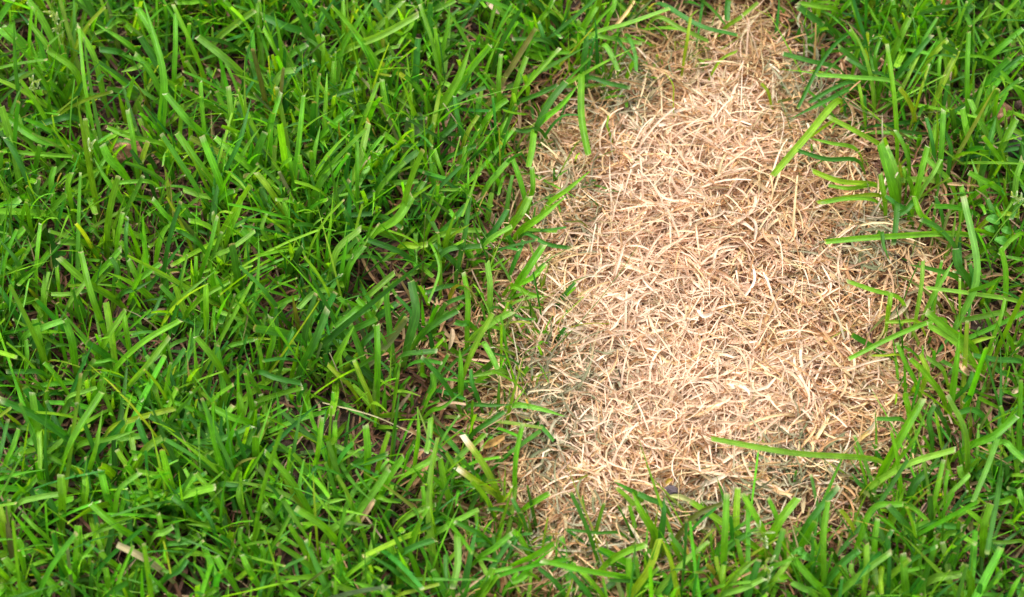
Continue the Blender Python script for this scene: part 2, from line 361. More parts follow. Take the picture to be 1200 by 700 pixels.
# ================================================================== the lawn: mass of green blades
def blades(x, y, az, lean, bend, length, width, cols, k=7, tipcut=True, z0=None):
    """grass blades rising from (x, y), leaning by lean (rad from vertical) towards az and bending further along the length"""
    n = len(x); t = np.append(np.linspace(0, .965, k - 1), 1.0)
    th = lean[:, None] + bend[:, None] * t ** 1.5
    wob = az[:, None] + rng.normal(0, .22, n)[:, None] * t
    ds = length[:, None] * np.diff(t, prepend=-t[1])[None]
    stp = np.stack([np.sin(th) * np.cos(wob), np.sin(th) * np.sin(wob), np.cos(th)], -1) * ds[..., None]
    P = np.cumsum(stp, 1) - stp[:, :1]
    zb = soil_z(x, y) - .001 if z0 is None else z0
    P += np.stack([x, y, zb], -1)[:, None]
    zmin = soil_z(P[..., 0], P[..., 1]) + .002; P[..., 2] = np.where(t > .2, np.maximum(P[..., 2], zmin), P[..., 2])
    prof = np.interp(t, [0, .12, .4, .8, 1], [.5, .85, 1, .92, .80])
    Wd = width[:, None] * .5 * prof
    pt = rng.random(n) < .48
    Wd[pt] = width[pt][:, None] * .5 * np.interp(t, [0, .12, .35, .7, 1], [.5, .9, 1, .7, .06])
    roll = rng.normal(0, .45, n)[:, None] + rng.normal(0, .7, n)[:, None] * t
    nrm_ = np.stack([-np.cos(th) * np.cos(wob), -np.cos(th) * np.sin(wob), np.sin(th)], -1)   # upper face of the blade
    side = np.stack([-np.sin(wob), np.cos(wob), np.zeros_like(wob)], -1)
    up = nrm_ * np.cos(roll)[..., None] + side * np.sin(roll)[..., None]
    C = np.repeat(cols[:, None], k, 1)
    basec = np.array([0.20, 0.25, 0.05]); wb = np.clip(1 - t / .25, 0, 1)[None, :, None] * (.5 if tipcut else 0)     # pale sheath at the foot
    C = C * (1 - wb) + basec * wb
    if tipcut:
        cut = (~pt) & (rng.random(n) < .75)
        C[cut, -1] = np.array([(.50, .52, .28), (.42, .33, .16), (.28, .36, .10), (.22, .34, .05)])[rng.integers(0, 4, cut.sum())]
    return P, Wd, up, C
# dead plants still rooted in the patch: flattened blades spreading from their crowns
gx, gy = straw_points(240, .02); ci = np.repeat(np.arange(240), rng.integers(4, 9, 240)); n = len(ci)
x = gx[ci] + rng.normal(0, .0018, n); y = gy[ci] + rng.normal(0, .0018, n); saved = rng.uniform(0, 6.28, 240)
a = blades(x, y, saved[ci] + rng.normal(0, 1.1, n), rng.uniform(.45, 1.0, n), rng.uniform(.5, 1.5, n), rng.uniform(.016, .042, n), rng.uniform(.0006, .0014, n),
           straw_cols(x, y, n), 8, False, soil_z(x, y) + .004)
a = ribbons(*a, fold=.4)
link("flattened_blades", mesh_from("flattened_blades", a[0], a[1], M_STRAW, a[2], a[3]), dead, kind="stuff")
def green_cols(n, x, y):
    pal = np.array([GREEN[c] for c in 'gdpyo']); c = pal[rng.choice(5, n, p=[.47, .36, .11, .03, .03])]
    return c * rng.uniform(.62, 1.28, (n, 1)) * (1 + .12 * wavy(x, y, 14))[:, None] * np.stack([rng.uniform(.7, 1.4, n), np.ones(n), rng.uniform(.6, 1.5, n)], -1)
def lawn_density(x, y):
    d = patch_sd(x, y) + .012 * wavy(x, y, 30); u, v = to_px(x, y)
    left = x < POLY[:, 0].mean()
    dens = np.where(left, sstep(-.018, .034, d) * .88 + .12 * sstep(.05, .11, d), sstep(-.014, .065, d) * .85 + .15 * sstep(.03, .1, d))
    top = np.exp(-((u - 760) / 190) ** 2 - ((v + 10) / 80) ** 2)
    dens = dens * (1 - .10 * top) + .24 * top
    dens = np.maximum(dens, .55 * np.exp(-((u - 780) / 190) ** 2 - ((v - 690) / 45) ** 2))
    dens = np.maximum(dens, .045 * np.exp(-np.maximum(-d, 0) / .03))
    gaps = .78 + .5 * wavy(x + 3, y, 26)
    for a_, b_, c_, d_ in [(1180, 130, 28, 55), (1160, 390, 40, 30), (150, 178, 24, 16), (40, 530, 25, 50), (470, 350, 30, 25), (530, 640, 40, 30),
                           (1050, 215, 60, 26), (540, 430, 40, 60), (40, 600, 20, 20), (400, 400, 25, 20)]:
        gaps = gaps * (1 - .8 * np.exp(-((u - a_) / c_) ** 2 - ((v - b_) / d_) ** 2))
    return np.clip(dens * np.clip(gaps, .25, 1), 0, 1)
def lawn(nclump, xr, yr, mult, wmul, k, hole=None):
    cx = rng.uniform(*xr, nclump); cy = rng.uniform(*yr, nclump)
    if hole is not None:
        m = ~((cx > hole[0]) & (cx < hole[1]) & (cy > hole[2]) & (cy < hole[3])); cx, cy = cx[m], cy[m]
    m = rng.random(len(cx)) < lawn_density(cx, cy); cx, cy = cx[m], cy[m]
    cnt = rng.integers(4, 13, len(cx)); ci = np.repeat(np.arange(len(cx)), cnt); n = len(ci)
    caz = rng.uniform(0, 2 * np.pi, len(cx))
    x = cx[ci] + rng.normal(0, .0045, n); y = cy[ci] + rng.normal(0, .0045, n)
    az = np.where(rng.random(n) < .35, caz[ci] + rng.normal(0, .5, n), rng.uniform(0, 2 * np.pi, n))
    flat = rng.random(n) < np.where((x < 0) & (y > -.02), .30, .44)
    lean = np.where(flat, rng.uniform(.7, 1.25, n), np.abs(rng.normal(.25, .28, n)))
    bend = np.where(flat, rng.uniform(-.1, .5, n), np.abs(rng.normal(.35, .45, n)))
    length = rng.gamma(6, 1 / 6, n) * np.where(flat, .040, .032) * mult
    d = patch_sd(x, y); length *= .75 + .25 * sstep(.0, .06, d)
    width = np.clip(rng.normal(.0024, .0009, n), .0008, .0046) * wmul
    cols = green_cols(n, x, y)
    dry = rng.random(n) < .03 + .09 * (1 - sstep(.01, .09, d))
    yel = rng.random(n) < .42 * np.exp(-(d / .036) ** 2); cols[yel] = np.array([(.18, .29, .03), (.26, .31, .05), (.15, .20, .05), (.09, .26, .02)])[rng.integers(0, 4, yel.sum())]   # half-dead at the margin
    width[yel] *= .72; width *= 1 - .25 * np.exp(-(d / .04) ** 2)
    cols[dry] = STRAW[rng.integers(0, 5, dry.sum())] * rng.uniform(.45, .85, (dry.sum(), 1)); width[dry] *= .5; length[dry] *= .8
    return blades(x, y, az, lean, bend, length, width, cols, k)
IN = (-0.37, 0.37, -0.30, 0.34)
a = ribbons(*lawn(4200, IN[:2], IN[2:], 1.0, 1.0, 8), fold=.22, slant=None)
link("grass", mesh_from("grass", a[0], a[1], M_GRASS, a[2], a[3]), kind="stuff", label="short mown green lawn grass filling the ground between the larger tufts")
a = ribbons(*lawn(5000, (-0.98, 0.98), (-0.85, 0.95), 1.0, 1.25, 5, hole=IN), fold=.22)
link("grass", mesh_from("grass_outer", a[0], a[1], M_GRASS, a[2], a[3]), kind="stuff", label="green lawn grass continuing around the framed piece of lawn")

# ================================================================== tufts whose blades can be told apart
# each: (view tile origin), label, blades as "foot  middle  tip  width colour" in tile units (1 unit = 300/875 photo px)
TUFTS = [
((0, 0), "tuft of lime green blades in the top left corner around a pale seed head", """
190 160 140 60 95 0 30 g;180 250 165 165 102 78 25 g;285 330 255 240 160 170 25 g;320 440 290 280 272 92 22 g;350 310 320 190 262 92 25 g
130 215 60 140 0 95 45 g;320 60 295 20 270 0 28 g;130 252 60 262 0 292 28 d;140 52 105 46 75 40 18 p"""),
((0, 0), "tuft of broad slanting blades at the left edge below the corner tuft", """
250 497 140 480 20 402 30 g;60 560 30 450 5 365 28 g;70 640 50 540 30 450 25 g;260 405 190 410 118 432 28 d;0 522 120 528 250 536 18 g
150 560 90 470 60 392 20 g;340 525 310 470 278 422 30 g;105 640 60 540 20 470 22 d"""),
((0, 0), "tall tuft of long upright blades near the top edge above the reddish clod", """
545 200 520 110 470 25 32 g;552 440 558 250 490 0 34 g;480 190 420 140 325 80 27 g;550 320 510 240 460 185 26 g;595 270 600 150 600 45 20 g
690 240 640 120 592 15 20 g;585 300 520 190 480 125 30 d;510 222 460 235 415 246 25 p;560 365 500 320 440 280 20 p;420 72 370 95 325 116 22 g;420 187 380 175 340 170 25 d"""),
((0, 0), "tuft of short blades growing in front of the reddish clod", """
468 575 455 470 437 375 24 g;570 500 450 470 365 435 22 g;525 628 450 622 370 632 20 p;420 592 375 545 350 495 30 g;420 690 360 610 320 540 24 g
380 492 430 482 462 498 18 p;240 680 232 630 245 590 20 g;180 680 175 620 186 570 20 g;300 640 330 590 360 540 18 p"""),
((0, 0), "tuft of crossing blades right of the reddish clod, some pale and glossy", """
780 690 740 590 690 465 30 g;745 650 680 560 605 455 26 g;705 470 640 410 565 320 25 g;868 592 800 530 735 470 26 g;800 470 790 390 780 295 22 g
700 460 690 360 685 280 20 g;760 610 820 480 858 340 28 d;840 270 770 200 675 125 30 p;735 145 810 80 872 36 25 p;820 80 790 30 765 0 25 g
700 12 650 10 600 10 22 g;740 685 680 668 625 650 18 p"""),
((300, 0), "tuft of arching blades at the top edge left of the long crossed blades", """
10 140 15 60 10 0 20 g;105 240 60 160 25 95 20 g;60 300 90 250 135 240 25 p;100 215 130 180 175 152 28 g;230 240 230 180 230 120 18 g
300 130 300 60 298 0 18 g;180 120 100 90 20 55 28 d;225 150 215 110 205 75 20 d;10 130 5 60 5 10 16 g"""),
((300, 0), "long pale blades crossing one another at the top edge", """
280 190 340 90 400 0 34 g;330 60 335 30 345 0 24 g;380 135 440 70 500 5 24 p;280 185 430 120 556 50 32 p;410 250 380 180 330 110 26 g
400 195 440 170 490 160 22 p;540 60 620 30 680 0 22 p"""),
((300, 0), "dense tuft of tall upright blades, the fullest one in the green lawn", """
130 640 150 470 165 325 24 g;60 560 50 440 85 315 20 g;235 440 240 330 243 250 22 g;290 380 320 280 355 200 26 g;258 300 265 250 268 210 20 g
190 620 200 520 220 430 25 g;215 480 270 420 330 375 28 g;190 690 230 610 295 540 30 g;355 450 390 360 420 280 28 g;465 420 440 340 430 270 24 g
295 680 350 560 385 420 26 p;345 690 345 580 345 480 16 g;350 580 390 520 435 465 22 g;410 650 440 570 480 490 22 d;415 660 460 600 510 555 24 g
185 665 160 600 150 530 18 g;125 600 115 540 100 500 20 g;75 695 40 640 0 590 24 y;170 380 260 330 350 300 18 d;450 315 520 365 572 410 18 p;430 310 440 250 458 190 18 g"""),
((300, 0), "fan of broad blades spreading from one root beside the dull translucent leaf", """
600 475 625 330 632 300 20 y;612 405 690 270 735 150 34 g;635 375 720 250 800 155 26 g;628 265 600 130 560 15 24 p;635 190 655 90 662 20 20 g
630 240 622 160 612 95 22 g;545 300 550 200 555 130 26 d;535 330 525 280 515 235 22 g;635 287 680 308 725 330 22 p;590 490 640 460 685 420 28 d
585 495 530 500 485 500 20 d;710 480 690 400 680 330 22 d;650 545 700 520 755 497 20 d"""),
((300, 0), "thin tuft at the ragged lawn edge where brown thatch shows", """
830 350 830 270 838 185 24 g;780 420 820 370 860 340 22 g;710 490 730 440 760 395 16 y;820 480 840 440 860 400 22 g;610 640 600 580 595 520 20 g
640 600 625 560 610 510 18 g;690 600 710 550 715 500 20 g;725 690 725 620 727 550 14 g;790 640 830 590 870 545 30 p;720 655 670 650 620 648 16 p
520 690 550 660 575 620 20 g;465 630 510 625 555 620 20 p;705 550 740 480 770 430 16 g"""),
((600, 0), "tuft at the top edge sending blades over the head of the dead patch", """
240 240 250 170 260 110 26 d;235 110 270 50 300 0 28 g;260 130 350 135 445 150 20 p;270 120 400 80 540 30 28 p;310 155 340 190 362 242 24 p
120 160 105 120 90 75 20 d;90 80 120 40 140 0 20 g;250 268 330 285 405 302 20 d;130 150 70 135 0 135 20 d;500 12 640 88 772 122 25 d
495 60 580 100 672 142 22 p;740 0 735 30 735 72 26 d;160 60 120 30 100 0 20 g;330 60 345 30 352 0 22 g;350 130 380 160 430 220 16 d;390 120 420 180 425 245 18 d"""),
((600, 0), "thin yellowing blades standing in the straw at the patch's upper end", """
725 100 780 60 842 8 18 y;552 345 550 290 520 245 8 y;690 240 720 200 770 175 12 y;590 190 600 130 610 60 14 y;880 330 865 300 850 285 16 y;335 460 325 430 330 395 10 y"""),
((600, 0), "fan of blades hanging over the patch's upper left edge", """
85 440 130 350 185 280 34 d;85 435 170 360 225 292 26 g;238 252 238 400 262 532 26 g;10 360 100 320 160 290 24 d;5 330 25 260 50 195 26 g
10 345 70 270 165 165 22 g;75 450 68 510 55 572 26 g;60 695 72 640 68 570 22 g;125 700 190 650 266 586 26 g;45 690 25 610 0 540 24 g;95 445 40 450 0 440 16 d;110 470 170 400 240 395 14 d"""),
((900, 0), "tuft reaching long narrow blades down onto the patch's upper right side", """
225 115 150 60 100 20 30 d;275 115 190 200 100 372 18 d;245 238 150 212 50 185 26 d;440 285 280 265 165 258 20 p;300 300 190 350 78 406 26 d
295 282 220 305 140 352 20 d;238 345 120 480 14 602 26 p;340 265 290 200 240 160 24 d;395 510 300 450 205 400 22 y;310 190 330 150 385 120 18 d
245 45 265 20 285 0 26 g;240 40 180 25 100 10 20 g;308 85 300 50 290 10 20 g;420 270 340 240 265 200 18 d"""),
((900, 0), "tuft with one very tall straight blade in the upper right lawn", """
440 500 430 330 405 150 20 g;430 180 460 110 485 60 28 g;440 260 500 190 560 120 20 d;505 370 525 300 550 220 14 y;330 410 320 340 310 285 14 y
580 330 610 260 652 172 28 y;590 310 585 240 590 185 16 g;550 205 580 170 615 135 24 y;680 380 680 250 685 110 24 g;652 110 655 50 650 0 14 g
670 110 720 60 755 20 22 g;440 80 430 40 425 0 22 g;370 240 365 190 385 130 16 g;300 200 310 150 280 100 18 g;560 60 575 30 590 0 18 d;510 200 505 130 495 60 10 d"""),
((900, 0), "tuft with a broad torn blade that ends in a pale dry tip", """
435 690 415 600 382 490 36 g;445 640 430 570 402 502 26 p;390 492 390 440 390 386 9 t;400 690 392 640 385 592 22 g;480 560 460 490 435 445 16 g
372 635 250 622 150 585 20 y;305 550 200 545 100 515 16 d;300 512 210 490 130 470 20 p;372 690 280 680 180 696 18 g;365 635 280 645 205 635 16 g;490 640 470 600 460 570 20 g"""),
((900, 0), "crowded tuft of upright blades near the right edge beside the slate stone", """
500 690 520 600 545 500 26 g;520 660 560 600 590 545 22 p;588 570 595 470 600 375 24 g;555 520 570 450 580 410 22 g;625 628 580 580 530 530 24 p
700 520 680 450 665 370 28 g;748 462 715 400 690 340 22 p;740 560 760 480 780 400 30 d;780 550 810 480 850 405 26 g;815 450 810 400 805 365 14 y
620 560 625 500 600 440 20 d;570 560 560 480 540 400 18 d"""),
((900, 0), "slanting glossy blades at the right edge above the crowded upright tuft", """
875 470 850 450 820 435 20 p;780 342 820 305 870 272 22 p;870 332 820 270 770 215 28 g;760 195 810 150 872 98 22 g;872 216 820 212 760 205 18 g
842 690 850 610 870 545 26 p;745 680 720 620 695 545 22 p;800 660 740 620 685 590 22 g;672 690 665 660 660 635 22 g;840 60 800 30 775 10 22 p;760 280 830 220 870 190 18 d"""),
((0, 230), "tuft of mixed blades at the left edge halfway down the lawn", """
125 280 130 190 140 95 24 g;90 280 50 210 0 150 24 d;20 200 50 150 85 112 30 g;0 92 30 45 70 10 34 p;80 290 40 250 0 225 20 g
155 412 150 340 150 270 28 g;105 280 82 370 48 470 8 p;235 370 265 330 295 290 22 p;262 342 210 336 175 335 16 p;205 330 200 290 195 240 16 g;60 410 30 360 0 310 22 d"""),
((0, 230), "low tuft with blades crossing like an X in the left half of the lawn", """
400 165 408 110 420 55 18 g;290 162 245 160 200 156 24 g;350 440 310 330 275 190 22 g;395 355 290 290 200 210 30 g;320 290 370 230 415 180 22 g
485 310 460 260 440 215 26 g;470 295 510 260 550 230 26 p;410 340 460 318 520 288 24 d;435 210 430 140 435 70 16 d;478 255 490 225 502 198 28 p;390 300 400 250 380 210 18 d;560 340 530 390 500 420 14 d"""),
((0, 230), "tuft with one long glossy blade leaning over its neighbours, left lawn", """
255 560 245 490 222 420 30 g;145 540 130 480 118 420 26 g;85 480 150 448 215 425 22 p;395 592 490 500 618 425 30 g;330 560 370 480 430 390 22 g
440 510 430 450 420 395 18 g;320 692 345 640 360 590 24 g;230 692 290 670 330 655 20 p;545 620 520 580 500 545 22 p;440 650 500 580 580 480 20 p
550 622 600 570 632 520 20 d;90 592 92 540 88 492 18 g;145 605 80 600 20 600 20 d;395 565 350 565 300 572 14 g;210 640 180 600 150 570 18 g;590 625 620 605 642 592 18 d;540 690 530 660 520 640 24 p"""),
((0, 230), "tuft of forked thin and broad blades left of the lawn's middle", """
690 260 720 170 745 70 18 g;735 122 690 95 645 85 26 g;780 130 810 60 825 0 22 g;720 215 790 180 872 120 20 p;665 290 670 250 672 205 20 g
705 430 705 360 705 300 24 g;640 400 700 340 785 290 24 g;590 370 650 320 737 255 14 p;610 370 620 290 640 200 10 g;842 432 790 410 735 390 18 p
775 520 830 500 872 490 20 p;760 600 720 540 670 480 22 g;872 160 850 140 825 115 30 g;690 175 650 140 600 112 20 d;540 180 560 120 592 85 22 g;602 100 560 60 520 10 26 g
870 640 850 610 815 580 22 p;790 400 810 350 840 320 20 g"""),
((300, 230), "tuft with a thin yellow stalk and curved pale blades, middle of the lawn", """
122 95 90 40 60 0 18 y;112 90 105 50 95 15 20 g;335 110 310 60 275 0 20 d;290 340 250 180 210 35 9 y;255 270 280 180 360 110 22 p
310 270 330 220 370 170 28 g;270 75 330 65 400 60 20 d;405 130 480 80 535 0 34 g;520 212 460 178 380 150 24 d;210 312 190 260 185 215 12 g;40 150 20 110 35 60 18 p;410 210 300 220 260 250 18 d"""),
((300, 230), "tuft of dark blades leaning across the ragged edge left of the patch", """
500 170 545 172 587 165 24 y;610 232 660 182 770 170 20 d;600 150 680 120 770 117 20 p;690 240 715 120 730 0 20 d;590 110 620 50 640 0 20 g
620 140 670 90 720 30 28 d;775 160 820 110 860 45 24 d;785 165 830 130 875 105 24 p;595 160 627 250 590 365 10 g;722 460 725 350 710 260 20 g
800 372 800 300 790 225 22 p;710 316 650 308 580 330 18 d;520 500 548 400 530 290 34 d;640 380 690 352 735 340 22 d;560 480 620 430 690 390 24 d;735 440 705 436 680 430 22 d;690 240 650 200 610 160 20 d"""),
((300, 230), "star-shaped tuft of blunt pale blades in the middle of the lawn", """
370 360 420 310 475 262 28 p;415 640 415 540 412 440 22 g;405 440 380 390 345 350 26 g;410 422 450 390 485 365 28 d;410 385 425 360 440 335 22 p
360 385 320 410 270 450 24 g;335 395 310 370 280 345 24 g;262 325 200 332 145 385 20 p;360 512 400 470 425 450 26 d;450 520 430 480 400 440 14 p;470 470 490 430 510 400 16 d"""),
((300, 230), "loose tuft of deep green blades below the forked tuft, lower middle lawn", """
40 560 60 480 48 410 24 g;60 382 30 340 0 320 20 g;20 590 15 540 0 490 18 g;60 390 100 360 145 345 24 g;155 590 200 500 245 385 30 d
190 500 180 460 170 435 16 g;240 522 255 490 265 465 30 d;260 590 300 510 335 445 26 g;322 650 280 610 245 575 20 y;390 690 360 620 335 560 20 y;0 602 70 622 155 640 24 d;90 560 110 500 130 450 18 d"""),
((300, 230), "blades along the thin strip left of the patch's middle", """
475 690 485 620 495 550 18 g;500 545 560 535 620 530 22 d;670 682 620 610 565 550 18 d;700 650 700 580 695 520 22 g;850 600 780 608 720 620 20 p
735 490 810 430 875 395 24 p;770 500 800 540 825 592 22 p;720 580 765 480 810 400 20 y;590 690 610 650 600 600 18 g;760 690 740 640 735 590 18 d"""),
((600, 230), "short fan of bright blades poking onto the patch from its left side", """
0 100 30 60 60 0 30 g;30 120 100 70 185 0 28 g;40 120 100 118 155 120 18 g;45 130 120 165 200 178 16 d;20 300 60 240 110 165 30 g
20 310 70 280 115 230 20 g;0 310 60 335 120 345 20 g;0 372 50 350 100 340 14 p;0 410 40 420 80 420 10 d;242 92 200 88 160 85 8 o;0 250 20 200 40 150 18 d"""),
((900, 230), "tuft whose long flat blade reaches far left over the straw, right of the patch", """
385 0 280 4 168 22 16 y;672 130 380 140 193 156 20 p;440 20 436 100 427 168 22 d;385 120 395 170 415 218 14 d;640 180 580 110 520 80 26 d;600 110 590 50 570 0 22 d;480 60 440 30 400 0 22 d;500 20 470 50 430 70 20 d;560 100 520 60 500 0 20 g"""),
((900, 230), "tuft with a tall pale blade bowed like an archer's bow, right lawn", """
645 440 716 265 668 0 26 p;650 282 560 250 485 235 20 d;560 350 600 280 632 225 20 p;510 392 525 300 530 220 18 p;862 365 700 335 540 315 20 p
812 345 812 250 795 175 24 g;755 520 790 430 810 350 16 g;692 300 650 240 640 180 30 d;658 440 655 360 655 280 12 y;812 402 740 410 660 425 22 p;740 330 700 270 690 230 20 d"""),
((900, 230), "thin pale blades lying over straw at the patch's right edge", """
452 352 360 322 268 290 16 p;410 402 415 370 420 330 20 p;512 430 450 430 402 430 12 y;592 420 430 480 274 558 18 p;450 545 400 545 350 545 10 y;370 500 390 470 400 440 9 t"""),
((900, 230), "tuft of glossy blades fanning left, below the bowed blade", """
702 520 620 460 540 395 28 g;697 560 630 490 545 440 22 p;630 680 645 570 655 465 24 g;600 692 540 610 485 555 24 g;510 650 470 570 440 500 18 g
872 570 780 560 700 545 24 d;832 622 790 600 765 575 24 d;680 512 730 490 780 480 18 y;832 502 820 480 810 460 18 g;600 600 570 570 540 550 18 p;640 690 680 650 700 600 20 d;530 650 545 600 520 540 20 y"""),
((900, 230), "upper right edge tuft with small round weed leaves beside it", """
875 10 850 40 830 80 20 d;872 225 850 215 815 208 16 p;780 110 770 60 750 10 18 d;820 130 800 80 780 40 18 g;740 90 800 60 860 70 20 y;720 150 690 100 700 50 18 d;875 130 830 150 790 200 18 g"""),
((0, 460), "tuft with one long glossy blade and blunt cut ends, lower left lawn", """
205 282 250 160 350 0 30 g;235 160 120 80 0 25 28 d;135 150 120 70 110 0 24 g;138 130 138 200 138 262 22 p;20 245 45 190 65 125 28 g
270 272 210 240 155 210 20 p;305 267 330 180 350 60 22 g;270 180 370 160 470 128 20 p;350 175 430 155 502 148 24 p;380 122 500 80 600 55 20 y;450 150 455 190 462 232 18 p;110 100 80 50 60 0 18 g"""),
((0, 460), "wide low tuft of curved bluish blades, lower left of the lawn's middle", """
475 240 500 190 560 150 28 p;640 165 570 120 510 80 22 d;640 172 740 165 862 115 20 d;850 105 790 85 720 50 30 g;700 90 640 50 575 28 16 g
790 190 785 160 778 125 16 g;740 260 735 220 730 185 14 g;660 252 700 220 737 195 22 p;612 238 570 232 540 230 20 d;820 110 830 60 815 0 18 g;520 210 490 150 470 90 22 d"""),
((0, 460), "tuft of short wide stubby blades in the lower left", """
215 412 215 350 210 280 34 g;290 372 295 330 290 280 34 g;378 392 360 330 345 265 26 g;395 402 410 330 480 275 22 g;465 500 390 450 310 380 24 g
60 385 130 360 200 348 22 p;50 362 90 330 125 290 24 g;160 497 120 460 75 415 18 p;470 377 520 355 560 340 24 g;540 320 545 290 470 270 20 g;200 430 170 370 130 330 22 d"""),
((0, 460), "small tuft with a narrow leaning blade, lower left between stubby tufts", """
755 392 720 340 670 275 22 g;610 382 640 320 670 282 26 g;665 352 650 300 630 260 14 g;560 500 550 460 540 415 22 g;530 490 560 480 592 460 26 p
750 318 800 315 850 305 20 d;750 470 700 455 635 450 18 g;560 525 610 515 660 510 18 d;650 405 620 380 590 355 26 d;830 400 815 350 830 300 18 g;740 500 720 440 690 390 14 d"""),
((0, 460), "blurred tuft of stubby blades in the bottom left corner", """
230 602 210 560 180 525 34 g;270 532 268 490 268 455 28 g;222 692 185 660 150 625 30 g;102 692 80 670 60 650 26 g;60 622 35 590 15 565 24 g
138 642 120 610 110 585 22 g;75 560 70 520 55 500 22 g;20 470 10 430 0 390 20 y;40 690 20 670 0 655 24 g;290 590 270 560 250 530 24 g"""),
((0, 460), "tuft at the bottom edge with one pinkish streaked blade", """
398 592 365 570 345 545 22 g;530 592 470 555 400 520 24 t;368 652 365 620 362 600 18 g;720 695 690 620 660 580 20 g;872 642 845 600 825 555 26 g
792 642 760 600 740 560 24 g;700 700 725 680 745 665 22 g;440 690 410 680 380 680 24 d;560 640 610 610 640 570 18 d;480 640 500 600 530 570 20 d;840 540 820 500 825 460 18 g"""),
((300, 460), "tuft of narrow upright blades below the star-shaped tuft", """
200 262 215 180 225 85 20 g;208 500 200 380 195 270 9 y;270 187 270 140 270 95 16 g;240 82 260 40 265 0 16 g;362 222 310 200 270 180 16 p
378 282 382 200 375 110 24 g;545 222 555 140 552 55 18 g;600 82 595 150 583 208 22 p;330 250 390 235 452 210 20 d;600 62 640 50 700 0 18 g;510 242 520 210 540 180 18 g;470 140 480 70 490 0 16 d"""),
((300, 460), "tuft of blunt glossy blades with one half tan blade, bottom middle lawn", """
350 412 410 330 455 260 26 p;430 342 460 280 505 220 26 g;490 302 550 260 625 220 26 g;392 342 360 300 340 265 12 p;352 442 320 370 295 310 20 g
250 477 300 440 340 410 28 p;372 502 355 450 345 420 14 y;410 360 450 370 497 378 20 g;355 442 385 400 405 365 22 t;660 372 640 290 630 225 22 g;500 442 550 410 615 385 22 p
577 402 575 360 570 320 18 g;530 502 560 440 590 390 14 g;640 430 600 450 560 470 18 d"""),
((300, 460), "tuft of long blades slanting up left, lower lawn left of the blunt glossy tuft", """
275 507 220 450 135 395 24 g;192 522 140 440 85 355 18 p;180 402 110 290 30 205 26 g;210 392 270 370 310 365 18 p;40 552 80 490 120 415 16 g
20 592 25 550 15 525 20 g;235 582 230 540 228 515 16 g;205 635 140 634 75 630 20 g;110 420 60 330 0 300 18 d;60 430 30 400 40 380 22 p"""),
((300, 460), "two yellow-green blades from one root, both with bleached tips", """
835 360 760 308 685 255 26 y;830 355 780 250 705 145 24 y;850 365 870 340 875 320 12 y"""),
((300, 460), "tuft of dark flat blades around the two yellow-green blades", """
730 45 800 45 875 42 18 d;740 142 800 100 850 65 22 d;700 212 740 180 785 140 22 p;790 502 740 470 680 440 18 d;760 570 820 530 875 485 22 g;760 572 820 575 875 585 14 g;870 420 830 400 790 400 16 d;650 300 690 270 720 230 18 g"""),
((300, 460), "tuft at the bottom edge with one blade hanging straight down", """
305 637 360 590 420 545 18 g;490 642 495 600 515 565 28 p;686 490 690 580 672 672 24 p;650 550 650 610 655 672 20 d;360 698 310 672 260 655 22 p
460 698 390 668 320 645 22 g;312 667 280 610 250 570 20 g;385 692 400 660 420 625 20 d;480 698 550 676 626 655 14 y;470 572 540 530 612 505 24 d;470 592 460 540 440 520 20 g;282 590 245 592 210 594 20 p;760 692 790 650 812 600 26 g;800 622 840 606 875 600 16 g;240 692 210 670 185 655 18 g"""),
((600, 460), "lone blades at the patch's lower left edge over withered grey straw", """
0 45 90 55 180 82 24 p;10 332 15 220 38 105 22 g;40 402 85 372 130 345 22 g;60 562 30 500 0 470 22 g;40 440 20 400 0 360 18 d"""),
((600, 460), "forked yellow-green tuft standing at the patch's bottom edge", """
492 485 445 410 412 340 34 g;430 352 395 330 350 305 22 d;402 700 470 600 505 500 24 y;570 700 545 580 510 500 20 y;510 485 518 420 520 360 24 d;520 390 470 365 430 345 20 d;560 502 630 420 722 380 18 o;370 482 290 480 185 468 12 d;330 582 390 545 460 520 22 g;405 692 400 620 400 560 20 g"""),
((600, 460), "loose blades bowing over the straw left of the forked yellow-green tuft", """
0 592 70 560 145 515 26 g;420 642 260 610 100 575 18 g;312 700 265 640 220 600 20 g;262 692 220 640 190 600 20 d;60 622 30 640 0 650 20 g;180 690 140 640 90 600 18 d"""),
((600, 460), "upright tuft with two tall stiff blades at the bottom edge below the patch", """
722 602 728 480 735 345 24 g;862 482 830 420 785 345 26 g;720 692 770 620 840 565 28 p;710 696 790 670 862 635 20 p;715 642 702 590 698 560 18 y
790 612 780 560 765 500 24 g;740 532 800 490 850 470 20 d;520 700 545 650 560 600 24 d;642 700 620 670 600 645 20 g;600 642 640 610 690 580 18 d;690 560 680 510 685 450 9 g;740 690 720 640 725 590 20 y"""),
((900, 460), "tuft sending an arching blade toward the patch's lower right corner", """
390 272 450 160 530 20 26 g;430 252 500 160 555 30 16 g;340 330 480 245 642 195 24 p;310 512 360 395 462 382 26 g;500 497 460 440 410 385 22 d
462 96 415 92 370 90 18 d;460 382 500 400 545 440 20 g;340 335 310 310 285 275 20 d;480 60 470 20 470 0 20 g;560 160 550 90 570 40 20 d"""),
((900, 460), "tuft of long crossing blades at the lower right edge of the lawn", """
680 242 670 130 610 10 26 p;800 110 755 240 700 374 22 p;690 182 770 150 850 80 24 g;602 392 605 330 615 265 14 g;560 412 580 320 600 230 20 g
480 372 500 315 542 270 24 d;582 402 560 360 540 335 12 g;680 312 660 280 655 250 22 g;800 170 840 200 875 232 24 p;800 120 805 80 795 45 16 g;620 350 660 310 690 280 16 p;740 90 700 60 650 70 20 d"""),
